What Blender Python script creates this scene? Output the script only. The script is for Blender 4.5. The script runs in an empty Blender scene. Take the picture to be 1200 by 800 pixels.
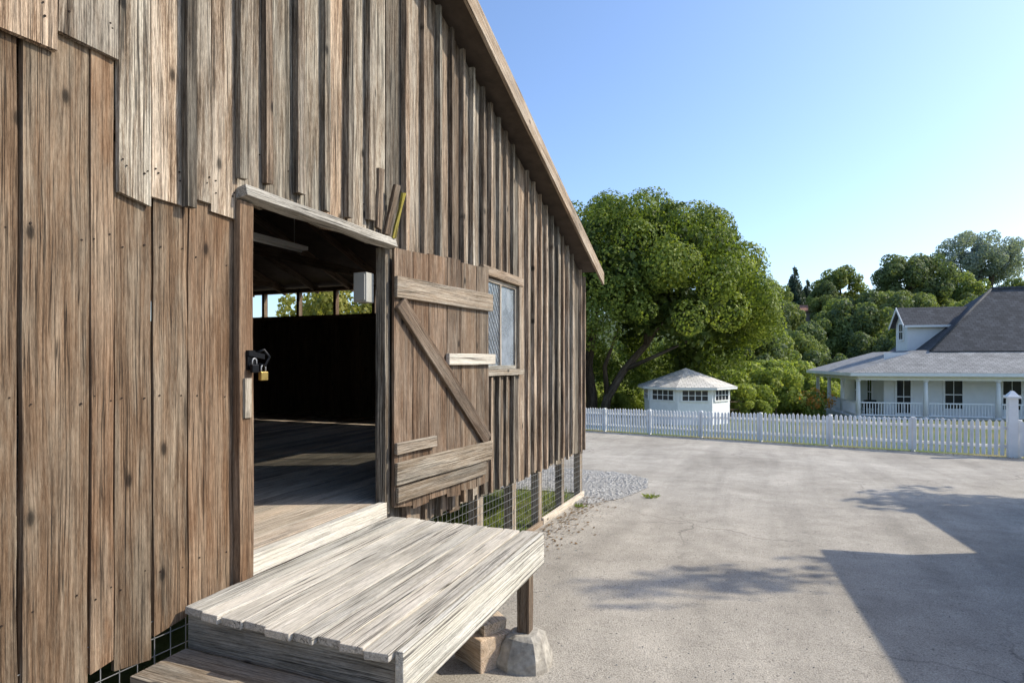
import bpy, math, random
import numpy as np
from mathutils import Vector, Matrix
random.seed(7)
S=bpy.context.scene
COL=S.collection
PI=math.pi
ORG={}
V=Vector
U=random.uniform

# ------------------------------------------------------------------ frame of the place
YAW=math.radians(21.6)
FWD=V((-math.sin(YAW),math.cos(YAW),0)); RGT=V((math.cos(YAW),math.sin(YAW),0))
EYE=2.21
def LD(lat,dep,z=0.0):
    p=RGT*lat+FWD*dep
    return V((p.x,p.y,z))
def gz(x,y):
    x=max(-30,min(30,x)); y=max(-10,min(48,y))
    return -.0355*(y-2)+.02*x+.19

# ------------------------------------------------------------------ objects
def tag(o,label=None,cat=None,group=None,kind=None):
    if label:o['label']=label
    if cat:o['category']=cat
    if group:o['group']=group
    if kind:o['kind']=kind
    return o
def empty(name,loc,label,cat,group=None,rz=0):
    o=bpy.data.objects.new(name,None); COL.objects.link(o)
    o.location=loc; o.rotation_euler=(0,0,rz); o.empty_display_size=.2
    ORG[o.name]=V(loc)
    return tag(o,label,cat,group)
def copy_tree(o,parent=None):
    c=o.copy(); COL.objects.link(c)
    if parent: c.parent=parent
    for ch in o.children: copy_tree(ch,c)
    return c

class MB:
    def __init__(s): s.v=[]; s.f=[]; s.g=[]; s.r=[]; s.sm=[]
    def plank(s,p0,p1,w,t,segs=1,jit=0,rnd=None,sh0=0,sh1=0,taper=1.0):
        """board from p0 to p1, half width w, half thickness t (vectors)"""
        p0=V(p0);p1=V(p1);w=V(w);t=V(t)
        d=p1-p0; L=d.length; d=d/L
        if d.dot(w.cross(t))<0: t=-t
        rnd=random.random() if rnd is None else rnd
        off=V((U(0,60),U(0,60),U(0,60)))
        b=len(s.v); wl=w.length; tl=t.length
        for i in range(segs+1):
            f=i/segs; c=p0+d*(L*f); k=1+(taper-1)*f
            for a,e in((-1,-1),(1,-1),(1,1),(-1,1)):
                q=c+w*(a*k)+t*e*k
                if i==0:q=q+d*(sh0*a)
                if i==segs:q=q+d*(sh1*a)
                if jit:q=q+V((U(-jit,jit),U(-jit,jit),U(-jit,jit)))
                s.v.append(q); s.g.append(V((L*f,a*wl,e*tl))+off); s.r.append(rnd)
        for i in range(segs):
            o=b+4*i
            for k in range(4):
                k2=(k+1)%4
                s.f.append((o+k,o+k2,o+4+k2,o+4+k)); s.sm.append(False)
        s.f.append((b+3,b+2,b+1,b)); o=b+4*segs
        s.f.append((o,o+1,o+2,o+3)); s.sm+= [False,False]
    def box(s,lo,hi,rnd=None):
        lo=V(lo);hi=V(hi); c=(lo+hi)/2; h=(hi-lo)/2
        ax=max(range(3),key=lambda i:h[i]); o=[i for i in range(3) if i!=ax]
        a=V((0,0,0));a[ax]=h[ax]; w=V((0,0,0));w[o[0]]=h[o[0]]; t=V((0,0,0));t[o[1]]=h[o[1]]
        if w.length<t.length:w,t=t,w
        s.plank(c-a,c+a,w,t,rnd=rnd)
    def poly(s,pts,rnd=None):
        pts=[V(p) for p in pts]; rnd=random.random() if rnd is None else rnd
        e1=(pts[1]-pts[0]).normalized(); n=None
        for k in range(2,len(pts)):
            n=e1.cross(pts[k]-pts[0])
            if n.length>1e-6:break
        e2=n.normalized().cross(e1)
        b=len(s.v)
        for p in pts:
            q=p-pts[0]; s.v.append(p); s.g.append(V((q.dot(e1),q.dot(e2),0))); s.r.append(rnd)
        s.f.append(tuple(range(b,b+len(pts)))); s.sm.append(False)
    def slab(s,pts,th):
        """polygon with thickness th downwards (vector or number)"""
        t=V(th) if not isinstance(th,(int,float)) else V((0,0,-th))
        s.poly(pts)
        lo=[V(p)+t for p in pts]; s.poly(lo[::-1])
        for i in range(len(pts)):
            j=(i+1)%len(pts); s.poly([pts[i],lo[i],lo[j],pts[j]])
    def tube(s,pts,rad,n=8,cap=True,rnd=None):
        pts=[V(p) for p in pts]; rnd=random.random() if rnd is None else rnd
        if isinstance(rad,(int,float)): rad=[rad]*len(pts)
        b=len(s.v); run=0; ref=None
        for i,p in enumerate(pts):
            d=(pts[min(i+1,len(pts)-1)]-pts[max(i-1,0)]).normalized()
            if ref is None: ref=V((1,0,0)) if abs(d.x)<.8 else V((0,1,0))
            x=(ref-d*ref.dot(d)).normalized(); y=d.cross(x); ref=x
            if i:run+=(pts[i]-pts[i-1]).length
            for k in range(n):
                a=2*PI*k/n
                s.v.append(p+(x*math.cos(a)+y*math.sin(a))*rad[i]); s.g.append(V((run,math.cos(a)*rad[i],math.sin(a)*rad[i]))); s.r.append(rnd)
        for i in range(len(pts)-1):
            for k in range(n):
                k2=(k+1)%n; s.f.append((b+i*n+k,b+i*n+k2,b+(i+1)*n+k2,b+(i+1)*n+k)); s.sm.append(True)
        if cap:
            s.f.append(tuple(range(b+n-1,b-1,-1))); o=b+(len(pts)-1)*n; s.f.append(tuple(range(o,o+n))); s.sm+=[False,False]
    def build(s,name,mat,parent=None,origin=None,bevel=0,label=None):
        if parent is not None: org=ORG[parent.name]
        elif origin is not None: org=V(origin)
        else:
            xs=[q.x for q in s.v];ys=[q.y for q in s.v];zs=[q.z for q in s.v]
            org=V(((min(xs)+max(xs))/2,(min(ys)+max(ys))/2,min(zs)))
        me=bpy.data.meshes.new(name)
        me.from_pydata([tuple(q-org) for q in s.v],[],s.f)
        a=me.attributes.new('gc','FLOAT_VECTOR','POINT'); a.data.foreach_set('vector',[c for q in s.g for c in q])
        a=me.attributes.new('rnd','FLOAT','POINT'); a.data.foreach_set('value',s.r)
        me.polygons.foreach_set('use_smooth',s.sm)
        me.materials.append(mat); me.update()
        o=bpy.data.objects.new(name,me); COL.objects.link(o)
        if parent is not None: o.parent=parent
        else: o.location=org
        ORG[o.name]=org
        if bevel:
            m=o.modifiers.new('bevel','BEVEL'); m.width=bevel; m.segments=2; m.limit_method='ANGLE'; m.angle_limit=math.radians(40)
        if label:o['label']=label
        return o

# ------------------------------------------------------------------ materials
class NT:
    def __init__(s,name):
        s.m=bpy.data.materials.new(name); s.m.use_nodes=True; s.t=s.m.node_tree
        s.b=s.t.nodes['Principled BSDF']; s.out=s.t.nodes['Material Output']
        s.b.inputs['Specular IOR Level'].default_value=.25
    def n(s,typ,props=None,**ins):
        nd=s.t.nodes.new(typ)
        for k,v in (props or {}).items(): setattr(nd,k,v)
        for k,v in ins.items():
            k=k.replace('_',' ') if not k.startswith('i') or not k[1:].isdigit() else int(k[1:])
            s.set(nd.inputs[k],v)
        return nd
    def set(s,sock,v):
        if isinstance(v,bpy.types.NodeSocket): s.t.links.new(v,sock)
        else:
            if isinstance(v,tuple) and len(v)==3 and sock.type=='RGBA': v=v+(1,)
            sock.default_value=v
    def attr(s,name,out='Vector'):
        return s.n('ShaderNodeAttribute',{'attribute_name':name}).outputs[out]
    def mul(s,vec,k): return s.n('ShaderNodeVectorMath',{'operation':'MULTIPLY'},i0=vec,i1=k).outputs[0]
    def noise(s,vec,scale=1,detail=5,rough=.6,dist=0):
        return s.n('ShaderNodeTexNoise',None,Vector=vec,Scale=scale,Detail=detail,Roughness=rough,Distortion=dist).outputs['Fac']
    def math(s,op,a,b=0.0,c=None):
        nd=s.n('ShaderNodeMath',{'operation':op},i0=a,i1=b)
        if c is not None: s.set(nd.inputs[2],c)
        return nd.outputs[0]
    def ramp(s,fac,stops):
        nd=s.n('ShaderNodeValToRGB',None,Fac=fac); e=nd.color_ramp.elements
        while len(e)<len(stops): e.new(.5)
        for el,(p,c) in zip(e,stops):
            el.position=p
            el.color=(c,c,c,1) if isinstance(c,(int,float)) else tuple(c)+(1,)
        return nd.outputs['Color']
    def mix(s,fac,a,b,mode='MIX'):
        nd=s.t.nodes.new('ShaderNodeMix'); nd.data_type='RGBA'; nd.blend_type=mode
        s.set(nd.inputs[0],fac); s.set(nd.inputs[6],a); s.set(nd.inputs[7],b)
        return nd.outputs[2]
    def map(s,v,a,b,c,d):
        return s.n('ShaderNodeMapRange',None,i0=v,i1=a,i2=b,i3=c,i4=d).outputs[0]
    def bump(s,h,strength=.4,dist=.01,normal=None):
        nd=s.n('ShaderNodeBump',None,Height=h,Strength=strength,Distance=dist)
        if normal is not None:s.set(nd.inputs['Normal'],normal)
        s.set(s.b.inputs['Normal'],nd.outputs[0]); return nd.outputs[0]
    def base(s,c,rough=.85):
        s.set(s.b.inputs['Base Color'],c); s.set(s.b.inputs['Roughness'],rough); return s.m

def wood(name,dark,mid,light,gray=(.3,.28,.25),gfac=.5,bump=.6,val=(.7,1.25),streak=120,knots=True,crack=.013,tint=.5,along=2.4,con=(.36,.49,.64),stain=(.5,.97,1.28)):
    k=NT(name); g=k.attr('gc'); r=k.attr('rnd','Fac')
    n1=k.noise(k.mul(g,(along,streak,streak)),1,6,.75,.12)
    n6=k.noise(k.mul(g,(along*9,streak*2.2,streak*2.2)),1,4,.8,.1)
    n2=k.noise(k.mul(g,(.16,7,7)),1,2,.4,.1)
    ring=k.math('MULTIPLY_ADD',k.math('SINE',k.math('MULTIPLY',n2,210.0)),.5,.5)
    f=k.math('ADD',k.math('ADD',k.math('MULTIPLY',n1,.51),k.math('MULTIPLY',n6,.42)),k.math('MULTIPLY',ring,.07))
    c=k.ramp(f,[(con[0],dark),(con[1],mid),(con[2],light)])
    # silvered patches
    n3=k.noise(k.mul(g,(1.3,11,11)),1,6,.72,.3)
    gm=k.map(n3,.42,.60,0,gfac)
    c=k.mix(gm,c,k.mix(k.map(f,.38,.62,0,1),tuple(x*.36 for x in gray),tuple(min(1,x*1.45) for x in gray)))
    # big stains
    n5=k.noise(k.mul(g,(.8,3,3)),1,6,.72,0)
    c=k.mix(1.0,c,k.ramp(n5,[(.3,stain[0]),(.48,stain[1]),(.7,stain[2])]),'MULTIPLY')
    # long thin checks following the grain
    n4=k.noise(k.mul(g,(.4,38,38)),1,3,.55,.08)
    cr=k.ramp(k.math('ABSOLUTE',k.math('SUBTRACT',n4,.5)),[(0,.08),(crack*.55,.28),(crack*1.5,1.0)])
    gate=k.map(k.noise(k.mul(g,(1.1,5,5)),1,3,.5),.40,.54,0,.95)
    c=k.mix(gate,c,k.mix(1.0,c,cr,'MULTIPLY'))
    h=k.math('ADD',k.math('MULTIPLY',f,1.4),k.math('MULTIPLY',cr,.4))
    if knots:
        vo=k.n('ShaderNodeTexVoronoi',{'voronoi_dimensions':'2D'},Vector=k.mul(g,(1.7,3.6,1)),Scale=1.0,Randomness=1.0)
        kn=k.ramp(vo.outputs['Distance'],[(.022,.08),(.045,.26),(.055,.62),(.09,1.0)])
        sep=k.n('ShaderNodeSeparateColor',None,i0=vo.outputs['Color']).outputs[0]
        c=k.mix(k.map(sep,.60,.62,0,.9),c,k.mix(1.0,c,kn,'MULTIPLY'))
    r2=k.math('FRACT',k.math('MULTIPLY',r,13.7))
    c=k.mix(tint,c,k.mix(1.0,c,k.ramp(r2,[(.1,(1.10,.93,.80)),(.5,(1.0,1.0,1.0)),(.9,(.96,.99,.98))]),'MULTIPLY'))
    vv=k.map(r,0,1,*val)
    c=k.mix(1.0,c,k.n('ShaderNodeCombineColor',None,i0=vv,i1=vv,i2=vv).outputs[0],'MULTIPLY')
    k.bump(h,bump,.008)
    return k.base(c,.9)

def plain(name,col,rough=.6,var=.12,scale=6,bump=.1,metal=0,dirt=None):
    k=NT(name); tc=k.n('ShaderNodeTexCoord').outputs['Object']
    n=k.noise(tc,scale,6,.6)
    c=k.mix(1.0,col,k.ramp(n,[(.3,1-var),(.7,1+var*.4)]),'MULTIPLY')
    if dirt:
        n2=k.noise(tc,scale*.35,5,.7); c=k.mix(k.map(n2,.5,.75,0,.6),c,dirt)
    k.bump(n,bump,.01); k.b.inputs['Metallic'].default_value=metal
    return k.base(c,rough)

def leafmat(name,a,b,c,trans=.35):
    k=NT(name); r=k.attr('rnd','Fac')
    col=k.ramp(r,[(.1,a),(.55,b),(.97,c)])
    k.base(col,.6); k.b.inputs['Specular IOR Level'].default_value=.2
    tr=k.n('ShaderNodeBsdfTranslucent',None,Color=k.mix(1.0,col,(1.25,1.3,.6),'MULTIPLY'))
    mx=k.n('ShaderNodeMixShader',None,i0=trans,i1=k.b.outputs[0],i2=tr.outputs[0])
    k.t.links.new(mx.outputs[0],k.out.inputs['Surface'])
    return k.m

def shingle(name,a,b,w=.3,hh=.16):
    k=NT(name); g=k.attr('gc')
    br=k.n('ShaderNodeTexBrick',None,Vector=g,Color1=a,Color2=b,Mortar=tuple(x*.35 for x in a),Scale=1.0)
    br.inputs['Brick Width'].default_value=w; br.inputs['Row Height'].default_value=hh; br.inputs['Mortar Size'].default_value=.012; br.inputs['Bias'].default_value=.1
    n=k.noise(g,1.3,6,.7); n2=k.noise(g,18,4,.6)
    c=k.mix(1.0,br.outputs['Color'],k.ramp(n,[(.3,.75),(.7,1.25)]),'MULTIPLY')
    c=k.mix(1.0,c,k.ramp(n2,[(.3,.8),(.7,1.2)]),'MULTIPLY')
    k.bump(br.outputs['Fac'],-.5,.02)
    return k.base(c,.85)

W={}
W['new']=wood('board_brown',(.042,.023,.012),(.158,.096,.055),(.32,.215,.135),gray=(.31,.245,.175),gfac=.65,val=(.72,1.2),tint=.5,con=(.35,.49,.65),bump=.8)
W['old']=wood('board_weathered',(.024,.016,.010),(.185,.132,.088),(.52,.425,.32),gray=(.46,.40,.32),gfac=.85,val=(.34,1.3),bump=1.0,tint=.7,crack=.024,con=(.37,.49,.625))
W['door']=wood('door_wood',(.034,.020,.012),(.138,.087,.053),(.31,.215,.142),gray=(.29,.235,.178),gfac=.65,val=(.7,1.25),tint=.5)
W['brace']=wood('brace_wood',(.08,.055,.035),(.28,.21,.143),(.49,.40,.30),gray=(.43,.38,.31),gfac=.7,val=(.65,1.2))
W['grey']=wood('grey_weathered',(.12,.10,.075),(.36,.32,.26),(.58,.53,.45),gray=(.48,.445,.385),gfac=.7,val=(.7,1.15),bump=.8)
W['deck']=wood('deck_wood',(.29,.25,.195),(.60,.55,.455),(.77,.72,.63),gray=(.62,.585,.52),gfac=.65,val=(.82,1.05),bump=.9,streak=85,crack=.02,tint=.2,con=(.28,.46,.67),stain=(.6,.97,1.1),knots=False)
W['dark']=wood('interior_shade_wood',(.02,.014,.01),(.075,.054,.038),(.13,.097,.07),gray=(.13,.105,.08),gfac=.4)  # wood darkened so the dim barn interior's shade sits in its colour
W['floor']=wood('barn_floor',(.16,.12,.085),(.42,.34,.255),(.56,.47,.37),gray=(.52,.46,.38),gfac=.5,knots=False,tint=.3)
W['pale']=wood('pale_lumber',(.36,.29,.21),(.62,.54,.43),(.78,.71,.6),gray=(.66,.6,.51),gfac=.4,val=(.8,1.05),tint=.2)
W['lichen']=wood('lichen_wood',(.10,.07,.015),(.26,.2,.03),(.45,.36,.05),gray=(.3,.27,.1),gfac=.5)
W['crate']=wood('block_wood',(.32,.2,.12),(.60,.45,.31),(.74,.6,.45),gray=(.6,.53,.44),gfac=.4,tint=.3)
M={}
M['white']=plain('white_paint',(.80,.79,.77),.55,.08,5,.05)
M['fence']=plain('fence_paint',(.80,.785,.755),.6,.14,3,.08,dirt=(.58,.55,.49))
M['siding']=plain('house_siding_paint',(.77,.765,.745),.6,.06,3,.05)
M['concrete']=plain('rough_concrete',(.46,.42,.355),.9,.5,14,1.0,dirt=(.2,.165,.135))
M['pebble']=plain('pebble_grey',(.47,.45,.41),.9,.5,9,.5,dirt=(.28,.26,.23))
M['metal']=plain('galvanised',(.36,.36,.355),.5,.2,8,.05,.6)
M['black']=plain('black_iron',(.015,.015,.016),.4,.2,20,.05,.7)
M['brass']=plain('brass',(.55,.38,.12),.35,.2,20,.05,.9)
M['rust']=plain('rusty_nail',(.03,.018,.012),.8,.3,30,.1)
M['litter']=plain('dry_leaf',(.20,.125,.06),.9,.5,3,.1)
M['box']=plain('grey_enamel',(.40,.385,.34),.5,.1,4,.03)
M['tube']=plain('fixture_white',(.8,.8,.78),.4,.04,4,.02)
M['bark']=wood('bark',(.03,.022,.015),(.09,.068,.048),(.17,.135,.10),gray=(.18,.155,.13),gfac=.4,streak=12,knots=False,bump=1)
M['roof']=shingle('house_shingles',(.105,.105,.112),(.062,.063,.068))
M['proof']=shingle('porch_shingles_lit',(.33,.322,.31),(.245,.24,.232))  # paler copy of the house shingles; grazing light put into the colour
M['groof']=shingle('pavilion_shingles',(.74,.70,.65),(.62,.585,.54))
M['redroof']=plain('far_roof',(.26,.13,.09),.8)
M['barnroof']=plain('barn_roof_board',(.11,.085,.065),.85,.3,6,.3)
M['darkglass']=plain('dark_glass',(.03,.032,.036),.1,.1,2,0)
def glass():
    k=NT('dusty_glass'); tc=k.n('ShaderNodeTexCoord').outputs['Object']
    n=k.noise(tc,3,6,.7); k.base(k.ramp(n,[(.3,(.26,.29,.32)),(.7,(.44,.48,.52))]),.15)
    tr=k.n('ShaderNodeBsdfTransparent',None,Color=(.9,.93,.93))
    mx=k.n('ShaderNodeMixShader',None,i0=k.map(n,.3,.7,.6,.35),i1=k.b.outputs[0],i2=tr.outputs[0])
    k.t.links.new(mx.outputs[0],k.out.inputs['Surface']); return k.m
M['glass']=glass()
def asphalt():
    k=NT('worn_asphalt'); tc=k.n('ShaderNodeTexCoord').outputs['Object']
    big=k.noise(tc,.35,5,.6,.4); med=k.noise(tc,2.2,8,.75,.2); fine=k.noise(tc,90,3,.7); sp=k.noise(tc,38,2,.5)
    c=k.ramp(big,[(.3,(.33,.294,.243)),(.5,(.415,.373,.312)),(.7,(.50,.452,.38))])
    c=k.mix(1.0,c,k.ramp(med,[(.28,.76),(.72,1.15)]),'MULTIPLY')
    c=k.mix(1.0,c,k.ramp(fine,[(.3,.5),(.5,1.0),(.72,1.4)]),'MULTIPLY')
    c=k.mix(1.0,c,k.ramp(sp,[(.27,.45),(.36,1.0)]),'MULTIPLY')
    ds=k.n('ShaderNodeVectorMath',{'operation':'ADD'},i0=tc,i1=k.mul(k.n('ShaderNodeTexNoise',None,Vector=tc,Scale=1.2,Detail=6).outputs['Color'],(1.1,1.1,0))).outputs[0]
    vo=k.n('ShaderNodeTexVoronoi',{'feature':'DISTANCE_TO_EDGE'},Vector=ds,Scale=.33)
    cr=k.ramp(vo.outputs['Distance'],[(.0,.4),(.006,1.0)])
    gate=k.map(k.noise(tc,.22,2,.5),.46,.6,0,.8)
    c=k.mix(gate,c,k.mix(1.0,c,cr,'MULTIPLY'))
    st=k.noise(k.mul(tc,(1.6,.16,1)),1,5,.6,.6)
    c=k.mix(.55,c,k.mix(1.0,c,k.ramp(st,[(.35,.74),(.6,1.08)]),'MULTIPLY'))
    k.bump(k.math('ADD',fine,k.math('MULTIPLY',med,1.2)),.9,.008)
    return k.base(c,.92)
M['asphalt']=asphalt()
def soil(name,a,b,g,lo=.42,hi=.6,fs=14):
    k=NT(name); tc=k.n('ShaderNodeTexCoord').outputs['Object']
    n=k.noise(tc,.5,8,.7); f=k.noise(tc,fs,6,.8)
    c=k.mix(k.map(n,lo,hi,0,1),k.mix(f,a,b),g)
    k.bump(f,.8,.05); return k.base(c,.95)
M['ground']=soil('grassy_ground',(.15,.13,.055),(.30,.255,.12),(.10,.14,.04),.36,.56)
M['hill']=soil('hill_scrub',(.08,.10,.035),(.15,.16,.06),(.06,.09,.03))
M['gravel']=soil('gravel_bed',(.28,.265,.24),(.50,.47,.43),(.40,.38,.345),.42,.6,40)
L={}
L['oak']=leafmat('oak_leaves',(.065,.10,.020),(.18,.228,.044),(.34,.37,.088),.4)
L['core']=leafmat('crown_shade_leaves',(.035,.058,.013),(.08,.112,.024),(.135,.17,.038),.25)  # darker oak leaf colour, painting the shade inside the crown
L['bush']=leafmat('bush_leaves',(.14,.19,.04),(.31,.36,.09),(.46,.47,.14),.44)
L['hill']=leafmat('hill_leaves',(.085,.12,.042),(.195,.235,.075),(.31,.33,.12),.42)  # all hill leaf greens are lightened and slightly blued as painted haze
L['hill2']=leafmat('hill_leaves_light',(.12,.165,.05),(.255,.30,.088),(.40,.42,.15),.44)
L['hill3']=leafmat('hill_leaves_dark',(.07,.10,.046),(.145,.185,.078),(.23,.26,.11),.4)
L['far']=leafmat('far_leaves_hazed',(.20,.245,.235),(.27,.31,.28),(.34,.365,.305),.4)  # pale bluish leaf colour with distance haze painted in
L['conifer']=leafmat('conifer_needles',(.045,.07,.05),(.08,.115,.072),(.12,.155,.09),.2)
L['yellow']=leafmat('yellow_leaves',(.14,.15,.03),(.28,.27,.06),(.42,.38,.1),.4)
L['flower']=leafmat('orange_blossom',(.14,.16,.03),(.55,.25,.06),(.75,.36,.1),.3)

# ------------------------------------------------------------------ ground, driveway, hill
def sheet(name,xs,ys,zf,mat,label,cat):
    mb=MB(); nx=len(xs)
    for y in ys:
        for x in xs:
            mb.v.append(V((x,y,zf(x,y)))); mb.g.append(V((x,y,0))); mb.r.append(.5)
    for j in range(len(ys)-1):
        for i in range(nx-1):
            a=j*nx+i; mb.f.append((a,a+1,a+nx+1,a+nx)); mb.sm.append(False)
    return tag(mb.build(name,mat,None,(0,0,0)),label,cat,None,'structure')
sheet('ground',[-1500,-400,-30,0,30,400,1500],[-1500,-400,-10,20,48,400,1500],gz,M['ground'],'grassy ground around the barn and beyond the picket fence','ground')
FA=V((-9.5,26.34,0)); FB=V((6.5,19.15,0)); FC=V((11.5,16.9,0))
mb=MB()
mb.poly([(x,y,gz(x,y)+.012) for x,y in ((29,-9.9),(29,8.9),(11.4,16.75),(-2,22.78),(-9.5,26.1),(-30,26.1),(-30,12.5),(-2.62,12.5),(-2.62,-9.9))])
tag(mb.build('driveway',M['asphalt'],None,(0,0,0)),'pale worn asphalt driveway between the barn and the picket fence','driveway',None,'structure')
def interp(x,pts):
    for (a,b),(c,d) in zip(pts,pts[1:]):
        if x<=c: return b+(d-b)*max(0,(x-a))/(c-a)
    return pts[-1][1]
def hillz(lat,dep):
    base=interp(dep,[(48,-3.4),(58,-1.7),(90,4.5),(115,9.5),(130,12.5),(170,22),(240,27),(320,28)])
    f=interp(lat,[(-60,.15),(10,.35),(45,.9),(60,1),(400,1)])
    return -2.4+(base+2.4)*f+.6*math.sin(lat*.11+dep*.07)+.5*math.sin(lat*.05-dep*.13)
mb=MB(); lats=list(range(-70,330,8)); deps=list(range(48,330,6))
for d_ in deps:
    for l_ in lats:
        p=LD(l_,d_,hillz(l_,d_)); mb.v.append(p); mb.g.append(p); mb.r.append(.5)
n_=len(lats)
for j in range(len(deps)-1):
    for i in range(n_-1):
        a=j*n_+i; mb.f.append((a,a+1,a+n_+1,a+n_)); mb.sm.append(True)
tag(mb.build('hill',M['hill'],None,(0,0,0)),'wooded green hillside rising behind the white house','hill',None,'structure')

# gravel bed by the barn corner
bed=[(-2.75,9.3),(-2.35,9.4),(-1.95,10.1),(-1.7,11.2),(-1.85,12.3),(-2.6,13.0),(-4,13.3),(-6,13.3),(-6,10.3),(-2.75,10.3)]
mb=MB(); mb.poly([(x,y,gz(x,y)+.02) for x,y in bed])
tag(mb.build('gravel_bed',M['gravel'],None,(0,0,0)),'grey stony bed round the far corner of the barn','gravel',None,'structure')
def inside(x,y,P):
    r=False
    for i in range(len(P)):
        (x1,y1),(x2,y2)=P[i],P[i-1]
        if (y1>y)!=(y2>y) and x<(x2-x1)*(y-y1)/(y2-y1)+x1: r=not r
    return r
def stone(mb,x,y,z,s,h=.7):
    b=len(mb.v); rr=random.random()
    for dx,dy,dz in((1,0,0),(0,1,0),(-1,0,0),(0,-1,0),(0,0,h),(0,0,-.5)):
        mb.v.append(V((x+dx*s*U(.7,1.3),y+dy*s*U(.7,1.3),z+dz*s))); mb.g.append(V((U(0,9),U(0,9),0))); mb.r.append(rr)
    for a,c in((0,1),(1,2),(2,3),(3,0)):
        mb.f+= [(b+a,b+c,b+4),(b+c,b+a,b+5)]; mb.sm+=[False,False]
mb=MB()
while len(mb.v)<6*2400:
    x,y=U(-6,-1.4),U(9.2,13.5)
    if inside(x,y,bed): stone(mb,x,y,gz(x,y)+.022,U(.016,.05),.4)
tag(mb.build('gravel',M['pebble'],None,(-3,10,gz(-3,10))),'loose grey stones on the bed at the barn corner','gravel',None,'stuff')
mb=MB()
for i in range(2600):
    x=U(-1.2,4); y=U(3.5,18)
    if i<1200: x=-2.5+abs(random.gauss(0,.5)); y=U(4.2,11)
    stone(mb,x,y,gz(x,y)+.014,U(.003,.009))
tag(mb.build('grit',M['pebble'],None,(0,8,gz(0,8))),'scattered grit and pebbles on the driveway','pebbles',None,'stuff')
# grass growing under the barn floor
mb=MB()
for i in range(7000):
    x=U(-9,-2.72); y=U(5,14)
    if i%2: x=U(-4,-2.72)
    if y>10 and (x>-6.05 or inside(x,y,bed)): continue
    z=gz(x,y); h=U(.05,.22); a=U(0,2*PI); w=V((math.cos(a),math.sin(a),0))*.007; l=V((U(-.06,.06),U(-.06,.06),h)); b=len(mb.v); q=V((x,y,z))
    mb.v+=[q-w,q+w,q+l]; mb.g+=[V((0,0,0))]*3; mb.r+=[U(0,.9)]*3; mb.f.append((b,b+1,b+2)); mb.sm.append(False)
tag(mb.build('grass',L['bush'],None,(-5,8,gz(-5,8))),'green grass growing under the raised barn','grass',None,'stuff')
# dead leaves drifted against the fence and the wall
mb=MB()
for i in range(2200):
    if i<1500:
        p=FA.lerp(FC,random.random()); x=p.x+U(-.1,.1); y=p.y-abs(random.gauss(0,.35))-.12
    else: x=-2.55+abs(random.gauss(0,.25)); y=U(4.1,10)
    s_=U(.012,.03); a=U(0,2*PI); w=V((math.cos(a),math.sin(a),U(-.3,.3)))*s_; l=V((-math.sin(a),math.cos(a),U(-.3,.3)))*s_*.6; q=V((x,y,gz(x,y)+.024)); b=len(mb.v)
    mb.v+=[q-w,q-l,q+w,q+l]; mb.g+=[V((x,y,0))]*4; mb.r+=[U(0,1)]*4; mb.f.append((b,b+1,b+2,b+3)); mb.sm.append(False)
tag(mb.build('leaf_litter',M['litter'],None,(0,20,gz(0,20))),'dry brown leaves drifted along the fence foot','leaves',None,'stuff')

# ------------------------------------------------------------------ BARN
D=2.65; X0=-D; YC=10.0
zz=V((0,0,1))
def roofz(y): return 3.83+.34*(10.1-abs(y))
def zb(y): return .937-.028*y
barn=empty('barn',(-6,0,0),'weathered brown board and batten barn with its plank door standing open','barn')
old=MB(); new=MB(); bat=MB(); nl=MB()
def nail(x,y,z):
    r=U(.0032,.005); nl.tube([(x,y,z),(x+.004,y,z)],r,6)
def vboard(mb,y0,y1,z0,z1=None,x=X0,th=.028,rnd=None,gap=.005,segs=8,nails=()):
    yc=(y0+y1)/2; w=(y1-y0)/2-gap/2
    sh=0
    if z1 is None:
        z1=roofz(yc)-.17; sh=-.34*w*(1 if yc>0 else -1)
    x+=U(-.006,.009)
    mb.plank((x,yc,z0),(x,yc+U(-.004,.004),z1),(0,w,0),(th/2,U(-.002,.002),0),segs,.0036,rnd,sh0=U(-.018,.018),sh1=sh)
    for z in nails:
        for s_ in(-1,1): nail(x+th/2+.001,yc+s_*w*U(.55,.8),z+U(-.03,.03))
def edges(a,b,lo,hi):
    r=[a]
    while r[-1]<b-hi: r.append(r[-1]+U(lo,hi))
    k=(b-a)/(r[-1]+(lo+hi)/2-a); r.append(r[-1]+(lo+hi)/2)
    return [a+(q-a)*k for q in r]
# boards left of the door: newer brown boards below, older ones lapping over above
low=[(1.16,1.43,3.7,-.04),(1.43,1.69,3.72,-.07),(1.69,1.80,3.7,-.02),(1.80,1.985,3.1,-.08),(1.985,2.175,3.1,.03),(2.175,2.47,3.14,.06)]
for i,(a,b,z,o_) in enumerate(low): vboard(new,a,b,zb(a)+o_,z+.1,rnd=[.5,.57,.75,.35,.72,.45][i],gap=.011,nails=(1.2,2.05,2.75))
up=[(1.10,1.30,3.52),(1.30,1.55,3.47),(1.55,1.80,3.56),(1.80,1.96,2.96),(1.96,2.14,2.99),(2.14,2.30,3.04),(2.30,2.47,3.0)]
for i,(a,b,z) in enumerate(up): vboard(old,a,b,z,None,X0+.030+.006*(i%2),.024,[.8,.95,.62,.86,.97,.7,.9][i],gap=.007,nails=(z+.12,z+.16))
e=edges(-10,1.16,.22,.32)
for a,b in zip(e,e[1:]):
    vboard(new,a,b,zb(a)+U(-.03,.03),3.5); vboard(old,a,b,3.42,None,X0+.034)
e=edges(2.47,3.95,.22,.29)
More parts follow.
